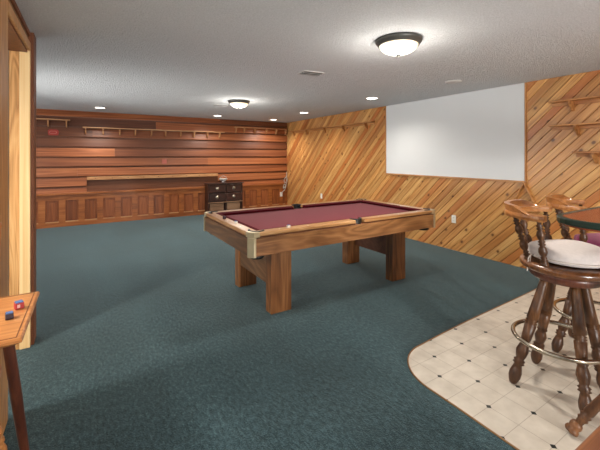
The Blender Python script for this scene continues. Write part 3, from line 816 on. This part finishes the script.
dome(2.09, 5.416, 'domed glass lamp on the ceiling further away toward the reddish wall', PD*1.15)
def can(x, y, label, power=16.):
    power *= 2.2
    t = thing('recessed_light', label, 'recessed light', (x, y, H), 0, 'round recessed ceiling lights')
    bm = B(); lathe(bm, [(.082, 0), (.105, 0), (.106, -.006), (.088, -.011), (.082, -.004)], 40); obj('trim_ring', bm, 'white', t)
    bm = B(); lathe(bm, [(0, -.0045), (.05, -.0045), (.084, -.004)], 40); obj('lens', bm, 'can', t)
    l = add_light('SPOT', 'downlight', (x, y, H-.03), power, WARM, .08, spot=math.radians(150))
    return t
can(.164, 7.483, 'recessed light nearest the doorway side, above the reddish wall', 30)
can(2.427, 7.596, 'recessed light just below the farther domed lamp', 30)
can(3.872, 7.707, 'recessed light nearest the far room corner', 30)
can(3.791, 6.143, 'recessed light between the corner one and the one by the white board', 20)
can(3.748, 4.061, 'recessed light closest to the white board', 24)
def vent(x, y, w_, d_, label):
    t = thing('ceiling_vent', label, 'vent', (x, y, H), -.1, 'ceiling vents')
    part('frame', 'ventwhite', t, (-w_/2, w_/2, -d_/2, d_/2, -.008, 0), bevel=.003)
    part('grille', 'ventdark', t, (-w_/2+.02, w_/2-.02, -d_/2+.025, d_/2-.025, -.011, -.007))
    part('slat', 'ventwhite', t, *[(-w_/2+.02, w_/2-.02, -d_/2+.025+(d_-.05)*k/4-.002, -d_/2+.025+(d_-.05)*k/4+.002, -.014, -.010) for k in (1, 3)], bevel=0)
vent(2.055, 3.185, .26, .17, 'dark slotted vent on the ceiling between the two domed lamps')
vent(1.98, 6.02, .24, .15, 'small grey vent on the ceiling beside the farther domed lamp')
cp = thing('ceiling_plate', 'plain round white cover on the ceiling in front of the white board', 'cover', (3.763, 2.65, H))
bm = B(); lathe(bm, [(0, -.012), (.07, -.012), (.092, -.008), (.096, 0)], 40); obj('cover', bm, 'ventwhite', cp)
bm = B(); lathe(bm, [(.045, -.0125), (.05, -.016), (.055, -.0125)], 40); obj('ring', bm, 'ventwhite', cp)
# unseen spot lamps on floor stands, added to brighten the ceiling
def fill_uplight(loc, aim, label, power, cone):
    t = thing('fill_lamp', label, 'lamp', loc, 0, 'added ceiling fill lamps')
    bm = B(); lathe(bm, [(0, 0), (.13, 0), (.13, .02), (.03, .03), (.014, .04), (.014, .50), (0, .50)], 28); obj('stand', bm, 'pewter', t)
    d = (Vector(aim)-Vector(loc)-Vector((0, 0, .6))).normalized(); p = Vector((0, 0, .55))
    bm = B(); turned(bm, p-d*.06, p+d*.06, [(0, .05), (.3, .09), (.96, .11), (1, .104)], 28); obj('lamp_head', bm, 'pewter', t)
    bm = B(); turned(bm, p+d*.0605, p+d*.064, [(0, .098), (1, .098)], 28); obj('lens', bm, 'can', t)
    l = add_light('SPOT', 'fill_uplight', tuple(Vector(loc)+p+d*.09), power, (1., .97, .93), .12, spot=math.radians(cone))
    l.rotation_euler = d.to_track_quat('-Z', 'Y').to_euler(); l.data.spot_blend = 1.
fill_uplight((1.2, -2.5, 0), (2.0, 2.2, H), 'unseen fill lamp added behind the viewer to brighten the ceiling', 420, 105)
fill_uplight((-2.5, 5.0, 0), (1.9, 5.6, H), 'unseen fill lamp added in the hidden left part of the room to brighten the ceiling', 330, 80)
# unseen lamps added for fill; the doorway one makes the carpet's light pool
dome(1.2, -1.4, 'unseen domed glass lamp added behind the viewer for fill', PD*1.3)
dome(-1.6, 6.0, 'unseen domed glass lamp added left of the doorway wall for fill', PD*.9)
dome(-1.5, 2.3, 'domed glass lamp on the ceiling beyond the doorway', PD*2.3)
can(3.75, .6, 'unseen recessed light added above the bar stools', 26)
can(3.75, -1.4, 'unseen recessed light added behind the bar stools', 20)
can(-1.4, 1.0, 'unseen recessed light added left of the small table', 26)
can(.3, 4.6, 'recessed light above the carpet left of the pool table', 0.01) if False else None

w = bpy.data.worlds.new('World'); bpy.context.scene.world = w; w.use_nodes = True
w.node_tree.nodes['Background'].inputs[0].default_value = (.9, .95, 1, 1); w.node_tree.nodes['Background'].inputs[1].default_value = .3

# ------------------------------------------------------------------ camera and view
cd = bpy.data.cameras.new('camera'); cam = bpy.data.objects.new('camera', cd); C.objects.link(cam)
cam.location = (0, 0, 1.38); cam.rotation_euler = (PI/2, 0, -.547)
cd.sensor_width = 36.; cd.lens = 348.52/600*36.; cd.shift_x = -1.94/600; cd.shift_y = -68.85/600; cd.clip_start = .02
S = bpy.context.scene; S.camera = cam
S.view_settings.view_transform = 'Standard'; S.view_settings.look = 'None'; S.view_settings.gamma = 1.; S.view_settings.use_curve_mapping = False
S.view_settings.exposure = .36
